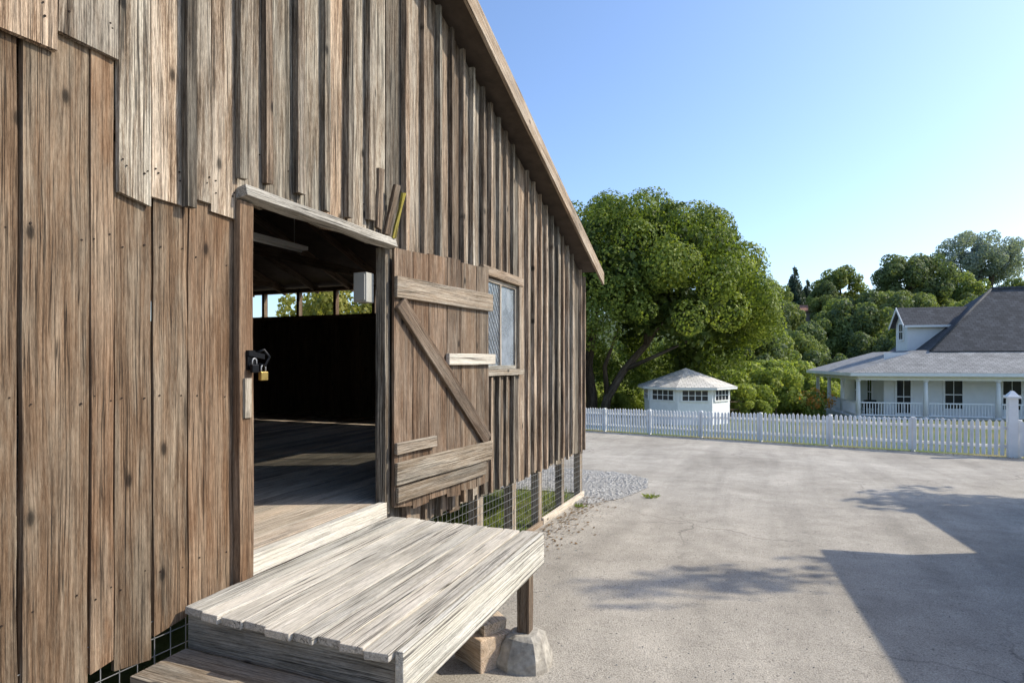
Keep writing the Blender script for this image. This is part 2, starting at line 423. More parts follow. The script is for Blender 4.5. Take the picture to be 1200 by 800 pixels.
for a,b in zip(e,e[1:]):
    vboard(old,a,b,3.12,None,rnd=U(.5,1),gap=U(.01,.02),nails=(3.4,)); vboard(new,a,b,zb(a),1.0)
    if a>2.48: bat.plank((X0+.036,a+U(-.02,.02),3.2+U(0,.1)),(X0+.036,a+U(-.01,.01),roofz(a)-.17),(0,U(.024,.036),0),(.022,0,0),5,.004,U(0,.7))
e1=edges(3.95,5.74,.22,.30)
e2=edges(6.86,YC,.215,.29)
for ee,hi in ((e1,.9),(e2,.75)):
    for a,b in zip(ee,ee[1:]):
        vboard(old,a,b,zb(a)+U(-.04,.03),None,rnd=U(.02,hi),gap=U(.016,.034))
    for a in ee:
        if a>3.96 and random.random()<.88:
            bat.plank((X0+.038,a+U(-.012,.012),zb(a)+U(-.02,.05)),(X0+.038,a+U(-.012,.012),roofz(a)-.17),(0,U(.018,.03),0),(.025,0,0),7,.004,U(.05,1))
e3=edges(5.74,6.86,.27,.29)
for a,b in zip(e3,e3[1:]):
    vboard(old,a,b,3.17,None,rnd=U(.1,.7)); vboard(old,a,b,zb(a)+U(-.02,.02),2.12,rnd=U(.05,.4))
    if a>5.8:
        bat.plank((X0+.034,a,3.24),(X0+.034,a,roofz(a)-.17),(0,.026,0),(.02,0,0),4,.003)
        bat.plank((X0+.034,a,zb(a)),(X0+.034,a,2.04),(0,.026,0),(.02,0,0),4,.003)
for a,z,r_ in ((2.145,2.98,.05),(2.475,3.22,.5)):
    bat.plank((X0+.064,a,z),(X0+.064,a,roofz(a)-.17),(0,.026,0),(.018,0,0),6,.004,r_)
new.build('lower_siding',W['new'],barn); old.build('upper_siding',W['old'],barn); bat.build('batten',W['old'],barn); tag(nl.build('nail_heads',M['rust'],barn),kind='stuff')
# other walls
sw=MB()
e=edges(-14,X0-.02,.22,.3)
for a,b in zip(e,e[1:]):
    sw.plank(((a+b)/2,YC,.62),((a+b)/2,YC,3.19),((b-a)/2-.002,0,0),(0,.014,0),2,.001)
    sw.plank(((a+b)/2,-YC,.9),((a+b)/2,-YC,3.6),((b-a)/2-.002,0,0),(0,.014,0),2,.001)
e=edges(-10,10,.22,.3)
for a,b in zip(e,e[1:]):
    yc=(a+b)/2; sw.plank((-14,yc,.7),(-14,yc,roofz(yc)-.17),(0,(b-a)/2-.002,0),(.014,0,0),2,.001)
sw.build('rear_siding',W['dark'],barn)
cp=MB()
cp.box((-14,YC-.08,3.68),(X0-.03,YC+.04,3.76))
for i in range(12): cp.box((-13.6+i*.95,YC-.07,3.17),(-13.53+i*.95,YC+.03,3.69))
cp.box((-14,YC-.1,3.10),(X0-.03,YC-.02,3.18))
cp.build('eave_frame',W['door'],barn)
# roof, rakes, rafters
for sgn in (1,-1):
    r=MB(); ye=10.10
    r.slab([(-2.36,0,roofz(0)),(-2.36,sgn*ye,roofz(ye)),(-14.5,sgn*ye,roofz(ye)),(-14.5,0,roofz(0))],.05)
    r.build('roof',M['barnroof'],barn)
for sgn in(1,-1):
    ye=10.32; rk=MB()
    rk.plank((-2.345,sgn*ye,roofz(ye)-.07),(-2.345,sgn*.002,roofz(0)-.07),(0,.0,.108),(.019,0,0),10,.003,.75)
    rk.build('rake_board',W['brace'],barn,bevel=.004)
rf=MB()
for i in range(13):
    x=-3.1-.88*i
    for sgn in(1,-1): rf.plank((x,sgn*10.05,roofz(10.05)-.13),(x,0,roofz(0)-.13),(0,0,.07),(.022,0,0),1,0)
    if i%3==1: rf.plank((x,-9.9,3.84),(x,9.9,3.84),(0,0,.07),(.03,0,0))
rf.build('rafter',W['door'],barn)
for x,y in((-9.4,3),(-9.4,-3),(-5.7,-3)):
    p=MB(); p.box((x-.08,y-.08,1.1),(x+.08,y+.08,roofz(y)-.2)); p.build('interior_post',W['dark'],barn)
fl=MB(); x=-13.95
while x+.15<-2.69:
    w=.15
    fl.plank((x+w/2,-9.95,1.09),(x+w/2,9.95,1.09),(w/2-.003,0,0),(0,0,.02),8,.0015); x+=w
fl.plank((x+.02,2.55,1.085),(x+.02,3.88,1.085),(.03,0,0),(0,0,.02))
fl.build('floor',W['floor'],barn)
# foundation posts, sill board and wire mesh
for y in (4.35,5.75,6.75,7.75,8.85,9.93,1.2,-2,-5,-9.9):
    p=MB(); p.plank((X0-.05,y,gz(X0,y)-.1),(X0-.05,y,zb(y)+.12),(0,.07,0),(.055,0,0),2,.003,.7); p.build('foundation_post',W['brace'] if y>4 else W['dark'],barn)
for x in(-6,-9,-12.5,-13.9):
    p=MB(); p.box((x-.06,YC-.1,gz(x,YC)-.1),(x+.06,YC-.02,.75)); p.build('foundation_post',W['brace'],barn)
sl=MB(); sl.plank((X0+.02,7.8,gz(X0,7.8)+.045),(X0+.02,10.02,gz(X0,10)+.045),(0,0,.06),(.02,0,0),3,.003,.6)
sl.build('ground_board',W['pale'],barn,bevel=.004)
sl=MB(); sl.plank((X0+.015,4.3,gz(X0,4.3)+.02),(X0+.015,7.78,gz(X0,7.78)+.02),(0,0,.05),(.02,0,0),3,.003,.3)
sl.build('ground_board',W['brace'],barn,bevel=.004)
wm=MB()
def wires(p0,p1,z0f,z1f,step=.05,axis='y',vs=.1):
    n=int(abs(p1[1]-p0[1] if axis=='y' else p1[0]-p0[0])/step)
    for i in range(n+1):
        x=p0[0]+(p1[0]-p0[0])*i/n; y=p0[1]+(p1[1]-p0[1])*i/n
        wm.plank((x,y,z0f(x,y)),(x,y,z1f(x,y)),(.0017,0,0),(0,.0017,0))
    z=0
    while z<.88:
        wm.plank((p0[0],p0[1],z0f(*p0)+z),(p1[0],p1[1],z0f(*p1)+z),(0,0,.0017),(.0017,0,0)); z+=vs
wires((X0+.008,-2),(X0+.008,YC),lambda x,y:gz(x,y)-.02,lambda x,y:zb(y)+.1,.085,'y',.085)
wires((-14,YC-.02),(X0-.05,YC-.02),lambda x,y:gz(x,y)-.02,lambda x,y:.75,.14,'x',.14)
wm.build('wire_mesh',M['metal'],barn)
# door frame
fr=MB(); fr.plank((X0+.045,2.505,.96),(X0+.045,2.505,3.10),(0,.05,0),(.024,0,0),6,.003,.3); fr.build('door_casing',W['new'],barn,bevel=.004)
fr=MB(); fr.plank((X0-.03,2.53,1.12),(X0-.03,2.53,3.10),(0,.025,0),(.05,0,0),3,.002,.2); fr.build('door_jamb',W['door'],barn,bevel=.004)
fr=MB(); fr.plank((X0+.0,3.93,1.02),(X0+.0,3.93,3.10),(0,.032,0),(.045,0,0),6,.003,.35); fr.build('door_jamb',W['old'],barn,bevel=.004)
hd=MB(); hd.plank((X0+.07,2.46,3.145),(X0+.07,3.97,3.135),(-.010,0,.031),(.040,0,.012),8,.006,.55)
hd.build('door_header',W['grey'],barn,bevel=.005)
th=MB(); th.plank((X0+.02,2.52,1.055),(X0+.02,3.92,1.055),(0,0,.062),(.028,0,0),3,.002,.9); th.build('threshold',W['deck'],barn,bevel=.005)
bk=MB()
bk.plank((X0+.08,3.86,3.19),(X0+.10,3.98,3.60),(0,.035,0),(.014,0,0),3,.005,.2)
bk.build('old_bracket',W['door'],barn)
bk=MB(); bk.plank((X0+.06,3.78,3.22),(X0+.07,3.80,3.68),(0,.03,0),(.014,0,0),3,.005,.3)
bk.build('old_bracket',W['old'],barn)
bk=MB(); bk.plank((X0+.10,3.93,3.17),(X0+.13,4.03,3.55),(0,.016,0),(.01,0,0),3,.005,.8)
bk.build('lichen_splinter',W['lichen'],barn)
# hasp
hs=MB(); hs.plank((X0+.075,2.50,2.22),(X0+.075,2.555,2.22),(0,0,.055),(.006,0,0)); hs.plank((X0+.085,2.5,2.26),(X0+.10,2.60,2.24),(0,0,.014),(.005,.002,0))
hs.tube([(X0+.08,2.56,2.26),(X0+.1,2.6,2.28),(X0+.11,2.63,2.24),(X0+.1,2.61,2.19),(X0+.08,2.57,2.2)],.009,6); hs.build('hasp',M['black'],barn)
hs=MB(); hs.plank((X0+.075,2.505,1.9),(X0+.075,2.505,2.12),(0,.025,0),(.008,0,0)); hs.build('latch_plate',W['brace'],barn)
# door leaf
A=math.radians(11); dd=V((math.sin(A),math.cos(A),0)); nn=V((math.cos(A),-math.sin(A),0)); hp=V((X0+.075,3.955,0))
def dp(s,z,o=0): return hp+dd*s+nn*o+zz*z
lf=MB(); e=[0,.22,.42,.66,.86,1.1,1.3]
for i,(a,b) in enumerate(zip(e,e[1:])):
    c=(a+b)/2; lf.plank(dp(c,1.04+U(-.03,.03)),dp(c,3.12+U(-.015,.015)),dd*((b-a)/2-.005),nn*.014,6,.0025,[.6,.3,.75,.4,.8,.5][i],sh0=U(-.015,.015))
door=lf.build('door',W['door'],barn)
rl=MB(); rl.plank(dp(.0,2.80,.033),dp(1.33,2.78,.033),zz*.085,nn*.018,4,.004,.7); rl.build('brace',W['brace'],door,bevel=.005)
rl=MB(); rl.plank(dp(.0,1.33,.033),dp(1.31,1.36,.033),zz*.09,nn*.018,4,.004,.5); rl.build('brace',W['brace'],door,bevel=.005)
rl=MB(); rl.plank(dp(.05,2.68,.034),dp(1.25,1.46,.034),(zz*.707+dd*.707)*.065,nn*.018,4,.004,.25); rl.build('brace',W['door'],door,bevel=.005)
rl=MB(); rl.plank(dp(.0,1.53,.034),dp(.48,1.54,.034),zz*.045,nn*.018,2,.003,.4); rl.build('brace',W['brace'],door,bevel=.005)
rl=MB(); rl.plank(dp(.02,1.16,.031),dp(1.22,1.20,.031),zz*.06,nn*.015,3,.003,.2); rl.build('brace',W['brace'],door,bevel=.005)
rl=MB(); rl.plank(dp(.64,2.235,.036),dp(1.36,2.235,.036),zz*.05,nn*.02,2,.002,.8); rl.build('latch_bar',W['pale'],door,bevel=.006)
# barn window
wf=MB(); x=X0+.04
wf.plank((x,5.70,3.20),(x,6.92,3.20),(0,0,.05),(.03,0,0),3,.003,.3)
wf.plank((x,5.70,2.09),(x,6.92,2.09),(0,0,.035),(.04,0,0),3,.003,.5)
wf.plank((x,5.76,2.12),(x,5.76,3.15),(0,.045,0),(.022,0,0),3,.003,.3); wf.plank((x,6.84,2.12),(x,6.84,3.15),(0,.045,0),(.022,0,0),3,.003,.4)
win=wf.build('window',W['brace'],barn,bevel=.004)
sa=MB(); x=X0+.005
for y in(5.825,6.775): sa.box((x-.015,y-.02,2.125),(x+.015,y+.02,3.15))
sa.box((x-.0142,6.28,2.125),(x+.0142,6.31,3.15))
for z in(2.15,3.12): sa.box((x-.0145,5.85,z-.02),(x+.0145,6.75,z+.02))
sa.build('sash',W['grey'],win)
la=MB()
for k in range(-10,12):
    for sg in(1,-1):
        y0_,y1_,z0_,z1_=5.85,6.28,2.17,3.1
        za=(2.17 if sg>0 else 3.1)+sg*k*.1; ze=za+sg*(y1_-y0_)*1.3
        p=V((0,y0_,za)); q=V((0,y1_,ze)); ok=[]
        for i in range(13):
            m_=p.lerp(q,i/12)
            if z0_<=m_.z<=z1_: ok.append(m_)
        if len(ok)>1: la.plank((x+.001*sg,ok[0].y,ok[0].z),(x+.001*sg,ok[-1].y,ok[-1].z),(.003,0,0),(0,.002,.003))
la.build('lattice',M['metal'],win)
pn=MB(); pn.box((x-.012,5.85,2.17),(x-.008,6.75,3.1)); pn.build('pane',M['glass'],win)

# padlocks
def padlock(loc,mat,label,s=1):
    r=empty('padlock',loc,label,'padlock'); x,y,z=loc
    b=MB(); b.box((x-.012*s,y-.024*s,z),(x+.012*s,y+.024*s,z+.046*s)); b.build('body',mat,r,bevel=.005)
    t=MB(); t.tube([(x,y-.015*s,z+.04*s)]+[(x,y+.015*s*math.cos(PI-a*PI/6),z+.065*s+.015*s*math.sin(a*PI/6)) for a in range(7)]+[(x,y+.015*s,z+.04*s)],.004*s,6); t.build('shackle',M['metal'],r)
padlock((X0+.095,2.60,2.105),M['brass'],'brass padlock hanging open from the hasp on the left door post',1.1)
padlock((X0+.10,2.53,2.15),M['black'],'black padlock on the hasp beside the barn doorway',1.0)
# fluorescent fixture + electrical box
r=empty('strip_light',(-4.35,4.65,3.35),'white fluorescent strip light hanging inside the dark barn','light')
m=MB(); m.box((-4.40,3.9,3.39),(-4.30,5.0,3.43)); m.build('housing',M['tube'],r)
m=MB(); m.tube([(-4.35,3.95,3.375),(-4.35,4.95,3.375)],.015,8); m.build('tube',M['tube'],r)
for y in(4.1,4.85):
    m=MB(); m.tube([(-4.35,y,3.43),(-4.35,y,roofz(y)-.1)],.004,5); m.build('chain',M['metal'],r)
r=empty('electrical_box',(X0-.11,3.8,2.65),'pale grey electrical box mounted inside the right side of the doorway','electrical box')
m=MB(); m.box((X0-.17,3.785,2.67),(X0-.05,3.885,2.90)); m.build('body',M['box'],r,bevel=.006)
m=MB(); m.box((X0-.16,3.775,2.685),(X0-.06,3.7845,2.885)); m.build('cover',M['box'],r,bevel=.003)

# ------------------------------------------------------------------ deck, step, footing, blocks
DZ=1.0
deck=empty('deck',(-2,3,0),'grey weathered plank platform in front of the barn doorway','platform')
m=MB(); xs=edges(X0+.055,-1.37,.115,.16)
for a,b in zip(xs,xs[1:]):
    m.plank(((a+b)/2,2.10+U(-.03,.015),DZ-.019+U(-.004,.003)),((a+b)/2,3.97+U(-.012,.012),DZ-.019+U(-.003,.002)),((b-a)/2-.006,0,0),(0,0,.019),8,.003,U(0,1),sh0=U(-.012,.012))
m.build('deck_planks',W['deck'],deck,bevel=.005)
m=MB(); m.plank((-1.35,2.12,DZ-.115),(-1.35,3.985,DZ-.115),(0,0,.112),(.02,0,0),5,.002,.8); m.build('fascia',W['deck'],deck,bevel=.006)
for y in(2.17,3.0,3.92):
    m=MB(); m.plank((X0+.06,y,DZ-.13),(-1.375,y,DZ-.13),(0,0,.09),(0,.03,0),4,.003,.35); m.build('joist',W['grey'],deck,bevel=.005)
g=gz(-1.43,3.86); FH=.24
for x,y in((-1.43,3.86),(-1.43,2.25),(-2.5,3.86)):
    m=MB(); m.plank((x,y,gz(x,y)+(FH-.01 if (x,y)==(-1.43,3.86) else 0)),(x,y,DZ-.04),(.045,0,0),(0,.045,0),3,.002,.2); m.build('leg',W['door'],deck,bevel=.004)
ft=MB(); rg0=random.Random(4)
for i,(hz,rr) in enumerate(((-.03,.18),(.05,.178),(.11,.165),(.17,.148),(.215,.128),(FH,.09))):
    for k in range(12):
        a=2*PI*k/12+.2; q=rr*(1/max(abs(math.cos(a-.1)),abs(math.sin(a-.1))))**.7*rg0.uniform(.95,1.05)
        ft.v.append(V((-1.43+q*math.cos(a),3.86+q*math.sin(a),g+hz+rg0.uniform(-.008,.008)*(i<5)))); ft.g.append(V((k*.1,hz,0))); ft.r.append(.5)
for i in range(5):
    for k in range(12):
        k2=(k+1)%12; ft.f.append((i*12+k,i*12+k2,i*12+12+k2,i*12+12+k)); ft.sm.append(False)
ft.f.append(tuple(range(60,72))); ft.sm.append(False)
tag(ft.build('footing',M['concrete'],None),'rough concrete pier block under the corner leg of the platform','pier block')
g=gz(-1.7,3.75)
bl=MB(); bl.plank((-1.87,3.88,g+.12),(-1.59,3.72,g+.12),V((.065,.115,0)),(0,0,.11),2,.006,.6)
tag(bl.build('timber_block',W['crate'],None,bevel=.008),'square tan timber block lying on the asphalt under the platform','timber block')
bl=MB(); bl.plank((-1.83,3.89,g+.28),(-1.61,3.76,g+.27),V((.045,.085,0)),(0,0,.045),3,.015,.35)
tag(bl.build('timber_block',W['crate'],None,bevel=.006),'split reddish timber offcut on top of the larger block','timber block')
st=empty('stair',(-2,1.9,0),'low grey wooden steps leading up to the near end of the platform','steps')
for i,(y,z) in enumerate(((1.97,.80),(1.69,.56),(1.41,.34))):
    m=MB(); m.plank((X0+.08,y,z-.022),(-1.42,y,z-.022),(0,.145,0),(0,0,.022),5,.002,.35); m.build('tread',W['brace'],st,bevel=.006)
for x in(X0+.14,-1.5):
    m=MB(); m.plank((x,1.3,.14),(x,2.04,.74),(0,-.05,.05),(.02,0,0),2,.002,.3); m.build('stringer',W['brace'],st)

# ------------------------------------------------------------------ picket fence
fence=empty('picket_fence',(0,22,gz(0,22)),'long white picket fence closing off the far side of the driveway','fence')
def fence_run(A_,B_,bays):
    for i in range(bays):
        a=A_.lerp(B_,i/bays); b=A_.lerp(B_,(i+1)/bays); d=(b-a); Lb=d.length; d.normalize(); nrm=V((d.y,-d.x,0))
        if nrm.y>0: nrm=-nrm
        m=MB(); m.plank((a.x,a.y,gz(a.x,a.y)),(a.x,a.y,gz(a.x,a.y)+.99),d*.045,nrm*.045); m.build('post',M['fence'],fence)
        for z in(.28,.76):
            m=MB(); m.plank((a.x,a.y,gz(a.x,a.y)+z),(b.x,b.y,gz(b.x,b.y)+z),zz*.04,nrm*.018); m.build('rail',M['fence'],fence)
        m=MB(); n=int(Lb/.125)
        for k in range(n):
            p=a.lerp(b,(k+.5)/n)+nrm*.075; g=gz(p.x,p.y); h=.98+U(-.02,.02); w=.042
            tl=d*U(-.012,.012)
            m.plank((p.x,p.y,g+.05),V((p.x,p.y,g+h-.05))+tl,d*w,nrm*.009,1,0)
            q=V((p.x,p.y,g+h-.05))+tl; bb=len(m.v)
            for s_,o_,u_ in((-1,-1,0),(1,-1,0),(0,-1,.05),(-1,1,0),(1,1,0),(0,1,.05)):
                m.v.append(q+d*w*s_+nrm*.009*o_+zz*u_); m.g.append(V((0,0,0))); m.r.append(.5)
            m.f+=[(bb,bb+1,bb+2),(bb+4,bb+3,bb+5),(bb,bb+2,bb+5,bb+3),(bb+1,bb+4,bb+5,bb+2)]; m.sm+=[False]*4
        m.build('picket_panel',M['fence'],fence)
fence_run(FA,FB,8); fence_run(FB+(FC-FB).normalized()*.15,FC,3)
gp=empty('gate_post',(FB.x,FB.y,gz(FB.x,FB.y)),'tall square white gate post with a cap at the right end of the fence','post')
m=MB(); p=FB; g=gz(p.x,p.y); m.box((p.x-.10,p.y-.10,g),(p.x+.10,p.y+.10,g+1.55)); m.build('shaft',M['white'],gp,bevel=.01)
m=MB(); m.box((p.x-.15,p.y-.15,g+1.55),(p.x+.15,p.y+.15,g+1.61)); m.build('cap',M['white'],gp,bevel=.01)
m=MB(); m.plank((p.x,p.y,g+1.61),(p.x,p.y,g+1.74),(.12,0,0),(0,.12,0),1,0,.5,taper=.25); m.build('finial',M['white'],gp)

# ------------------------------------------------------------------ garden pavilion
gc_=LD(9.0,30.5); gg=gz(gc_.x,gc_.y)
gaz=empty('garden_pavilion',(gc_.x,gc_.y,gg),'small white eight sided garden pavilion with grey roof behind the fence','pavilion')
R8=2.15; a0=YAW-PI/2+math.radians(22.5-4)
def oc(i,r,z): a=a0+i*PI/4; return V((gc_.x+r*math.cos(a),gc_.y+r*math.sin(a),z))
def inw(i): return (V((gc_.x,gc_.y,0))-(oc(i,R8,0)+oc(i+1,R8,0))/2).normalized()
ez=1.0
m=MB()
for i in range(8): m.slab([oc(i,R8,ez),oc(i+1,R8,ez),oc(i+1,R8,gg-.1),oc(i,R8,gg-.1)],inw(i)*.05)
m.build('wall',M['white'],gaz)
for i in range(8):
    A_,B_=oc(i,R8,0),oc(i+1,R8,0); d=(B_-A_).normalized(); n=-inw(i); c=(A_+B_)/2+n*.03
    z0,z1=ez-.66,ez-.18; hw=.64
    w=MB()
    w.plank(c-d*hw+zz*z0,c-d*hw+zz*z1,d*.04,n*.025); w.plank(c+d*hw+zz*z0,c+d*hw+zz*z1,d*.04,n*.025)
    w.plank(c-d*(hw+.04)+zz*(z1+.03),c+d*(hw+.04)+zz*(z1+.03),zz*.03,n*.025); w.plank(c-d*(hw+.04)+zz*(z0-.03),c+d*(hw+.04)+zz*(z0-.03),zz*.03,n*.03)
    for q in(-.31,0,.31): w.plank(c+d*q+zz*z0,c+d*q+zz*z1,d*.018,n*.018)
    w.plank(c-d*(hw-.04)+zz*(z0+z1)/2,c+d*(hw-.04)+zz*(z0+z1)/2,zz*.015,n*.016)
    wo=w.build('window',M['white'],gaz)
    w=MB(); w.plank(c-d*(hw-.04)+zz*(z0+z1)/2,c+d*(hw-.04)+zz*(z0+z1)/2,zz*((z1-z0)/2-.002),n*.006); w.build('pane',M['darkglass'],wo)
m=MB(); apex=V((gc_.x,gc_.y,ez+.9))
for i in range(8): m.poly([oc(i,R8+.38,ez-.02),oc(i+1,R8+.38,ez-.02),apex])
m.build('roof',M['groof'],gaz)
m=MB()
for i in range(8): m.slab([oc(i,R8+.36,ez-.03),oc(i+1,R8+.36,ez-.03),oc(i+1,R8+.36,ez-.13),oc(i,R8+.36,ez-.13)],inw(i)*.04)
m.build('fascia',M['white'],gaz)

# ------------------------------------------------------------------ white house
t15=math.radians(15)
ha=RGT*math.cos(t15)-FWD*math.sin(t15); hb=RGT*math.sin(t15)+FWD*math.cos(t15); ho=LD(19.4,33)
def H(s,b,z): q=ho+ha*s+hb*b; return V((q.x,q.y,z))
FZ=-.85; EZ=1.62; IZ=2.85
house=empty('house',(H(8,5,0).x,H(8,5,0).y,-1.1),'white two level house with dark shingle hip roof and wraparound columned porch','house')
m=MB(); m.slab([H(-.25,-.25,FZ),H(19,-.25,FZ),H(19,10,FZ),H(-.25,10,FZ)],.6); m.build('porch_floor',M['siding'],house)
m=MB()
def hw_(mb,s0,b0,s1,b1,z0,z1):
    mb.poly([H(s0,b0,z0),H(s1,b1,z0),H(s1,b1,z1),H(s0,b0,z1)])
hw_(m,1.9,2,18.5,2,FZ,IZ-.1); hw_(m,1.9,10,1.9,2,FZ,IZ-.8); hw_(m,18.5,2,18.5,10,FZ,IZ-.1); hw_(m,18.5,10,1.9,10,FZ,IZ-.8)
m2=MB(); z=FZ+.1
while z<1.9:
    m2.plank(H(1.9,1.985,z),H(18.5,1.985,z),zz*.075,hb*.008); m2.plank(H(1.885,2,z),H(1.885,10,z),zz*.075,ha*.008); z+=.155
m2.build('clapboard',M['siding'],house)
# dormer wing facing left
s0,s1,b0,b1=3.9,9.5,4.3,6.2; we=4.62; wr=5.5
bm_=(b0+b1)/2
hw_(m,s0,b0,s1,b0,IZ-.6,we); m.poly([H(s0,b1,IZ-.6),H(s0,b0,IZ-.6),H(s0,b0,we),H(s0,bm_,wr),H(s0,b1,we)]); hw_(m,s0,b1,s1,b1,IZ-.6,we)
m.build('wall',M['siding'],house)
m=MB()
m.slab([H(s0-.3,b0-.3,we-.18),H(s1,b0-.3,we-.18),H(s1,bm_,wr+.12),H(s0-.3,bm_,wr+.12)],.08)
m.slab([H(s1,b1+.3,we-.18),H(s0-.3,b1+.3,we-.18),H(s0-.3,bm_,wr+.12),H(s1,bm_,wr+.12)],.08)
m.build('dormer_roof',M['roof'],house)
# main hip roof
m=MB()
ax,bx_=8.7,5.2; az=6.65
P1,P2,P3,P4=H(4.2,1.8,IZ-.02),H(19,1.8,IZ-.02),H(19,9,IZ-.02),H(4.2,9,IZ-.02); R1,R2=H(ax,bx_,az),H(19,bx_,az)
m.poly([P1,P2,R2,R1]); m.poly([P4,P1,R1]); m.poly([P3,P4,R1,R2])
m.build('roof',M['roof'],house)
m=MB(); m.tube([H(ax,bx_,az+.03),H(19,bx_,az+.03)],.09,6); m.tube([P1+zz*.02,R1+zz*.02],.07,6); m.build('ridge_cap',M['roof'],house)
# porch skirt roof
m=MB(); e_=.5; i0=2.1; sl_=3.8
m.poly([H(-e_,-e_,EZ),H(19.3,-e_,EZ),H(19.3,i0,IZ+.05),H(sl_,i0,IZ+.05)])
m.poly([H(-e_,10.4,EZ),H(-e_,-e_,EZ),H(sl_,i0,IZ+.05),H(sl_,10.4,IZ+.05)])
m.poly([H(sl_-.05,i0-.05,IZ+.04),H(19,i0-.05,IZ+.04),H(19,9.9,IZ+.04),H(sl_-.05,9.9,IZ+.04)])
m.build('porch_roof',M['proof'],house)
m=MB()
for p,q in((H(-e_,-e_,EZ-.1),H(19.3,-e_,EZ-.1)),(H(-e_,10.4,EZ-.1),H(-e_,-e_,EZ-.1))):
    m.plank(p,q,zz*.09,(q-p).cross(zz).normalized()*.02)
m.slab([H(-e_,-e_,EZ-.14),H(19.2,-e_,EZ-.14),H(19.2,1.98,EZ-.14),H(1.88,1.98,EZ-.14),H(1.88,10.3,EZ-.14),H(-e_,10.3,EZ-.14)],.03)
m.plank(H(0,0,EZ-.3),H(19,0,EZ-.3),zz*.12,hb*.06); m.plank(H(0,0.07,EZ-.3),H(0,10,EZ-.3),zz*.12,ha*.06)
m.plank(H(s0-.31,b0-.3,we-.26),H(s0-.31,bm_,wr+.04),zz*.09,ha*.02); m.plank(H(s0-.31,b1+.3,we-.26),H(s0-.31,bm_,wr+.04),zz*.09,ha*.02)
m.plank(H(s0-.26,b0-.31,we-.24),H(8,b0-.31,we-.24),zz*.06,hb*.02)
m.build('trim',M['white'],house)
for s,b in((0,0),(3.3,0),(6.66,0),(10,0),(13.4,0),(0,3.1),(0,6.2),(0,9.3)):
    c=MB(); c.tube([H(s,b,FZ),H(s,b,FZ+.06)],.16,10); c.tube([H(s,b,FZ+.06),H(s,b,FZ+1),H(s,b,EZ-.42)],[.12,.12,.095],12); c.tube([H(s,b,EZ-.48),H(s,b,EZ-.41)],.14,10)
    c.build('column',M['white'],house)
def railing(p,q):
    m=MB(); m.plank(p+zz*.8,q+zz*.8,zz*.035,(q-p).cross(zz).normalized()*.04); m.plank(p+zz*.12,q+zz*.12,zz*.03,(q-p).cross(zz).normalized()*.03)
    n=int((q-p).length/.14)
    for k in range(1,n): c=p.lerp(q,k/n); m.plank(c+zz*.14,c+zz*.78,ha*.018,hb*.018)
    m.build('railing',M['white'],house)
railing(H(.15,0,FZ),H(3.15,0,FZ)); railing(H(3.45,0,FZ),H(6.5,0,FZ)); railing(H(6.8,0,FZ),H(9.85,0,FZ)); railing(H(0,3,FZ),H(0,.15,FZ)); railing(H(0,6.1,FZ),H(0,3.2,FZ))
def hwin(c,d,n,w,h,name='window'):
    f=MB()
    for sg in(-1,1):
        f.plank(c+d*sg*w/2-zz*h/2,c+d*sg*w/2+zz*h/2,d*.05,n*.03); f.plank(c-d*(w/2+.05)+zz*sg*(h/2+.04),c+d*(w/2+.05)+zz*sg*(h/2+.04),zz*.05,n*.035)
    f.plank(c-d*(w/2-.05),c+d*(w/2-.05),zz*.025,n*.02); f.plank(c-zz*(h/2-.02),c+zz*(h/2-.02),d*.015,n*.018)
    o=f.build(name,M['white'],house); g=MB(); g.plank(c-zz*(h/2-.01),c+zz*(h/2-.01),d*(w/2-.04),n*.008); g.build('pane',M['darkglass'],o)
for s in(5.4,8.2,11.2): hwin(H(s,1.96,.35),ha,hb,.95,1.6)
hwin(H(2.9,1.96,.2),ha,hb,.8,1.9,'door')
hwin(H(1.86,4.4,.35),hb,ha,.9,1.5); hwin(H(1.86,7,.35),hb,ha,.9,1.5)
hwin(H(s0-.03,bm_,4.1),hb,ha,.72,.95)
# porch furniture
r=empty('patio_grill',tuple(H(.9,1.2,FZ)),'dark covered grill standing on the porch near its left corner','grill')
m=MB(); m.plank(H(.6,1.2,FZ+.55),H(1.3,1.2,FZ+.55),zz*.14,hb*.25); m.plank(H(.65,1.2,FZ+.78),H(1.25,1.2,FZ+.78),zz*.1,hb*.2); m.build('body',M['black'],r,bevel=.05)
for s in(.68,1.22):
    m=MB(); m.plank(H(s,1.2,FZ),H(s,1.2,FZ+.42),ha*.03,hb*.2); m.build('leg',M['black'],r)
# small far house on the hill
c=LD(.494*116,116); hz0=hillz(.494*116,116); hc=V((c.x,c.y,10.6))
fh=empty('cottage',(c.x,c.y,hz0),'small far cottage with a brown roof among the hillside trees','house')
m=MB(); m.plank(hc-RGT*2.6,hc+RGT*2.6,zz*1.6,FWD*2); m.build('wall',plain('far_wall',(.34,.27,.22),.8),fh)
m=MB(); m.slab([hc-RGT*3+zz*1.4-FWD*2.5,hc+RGT*3+zz*1.4-FWD*2.5,hc+RGT*3+zz*2.8,hc-RGT*3+zz*2.8],.1); m.slab([hc+RGT*3+zz*1.4+FWD*2.5,hc-RGT*3+zz*1.4+FWD*2.5,hc-RGT*3+zz*2.8,hc+RGT*3+zz*2.8],.1); m.build('roof',M['redroof'],fh)
for k in(-1.3,1.1):
    m=MB(); m.plank(hc+RGT*k-zz*.2-FWD*2.03,hc+RGT*k+zz*.9-FWD*2.03,RGT*.5,FWD*.03); m.build('window',M['darkglass'],fh)

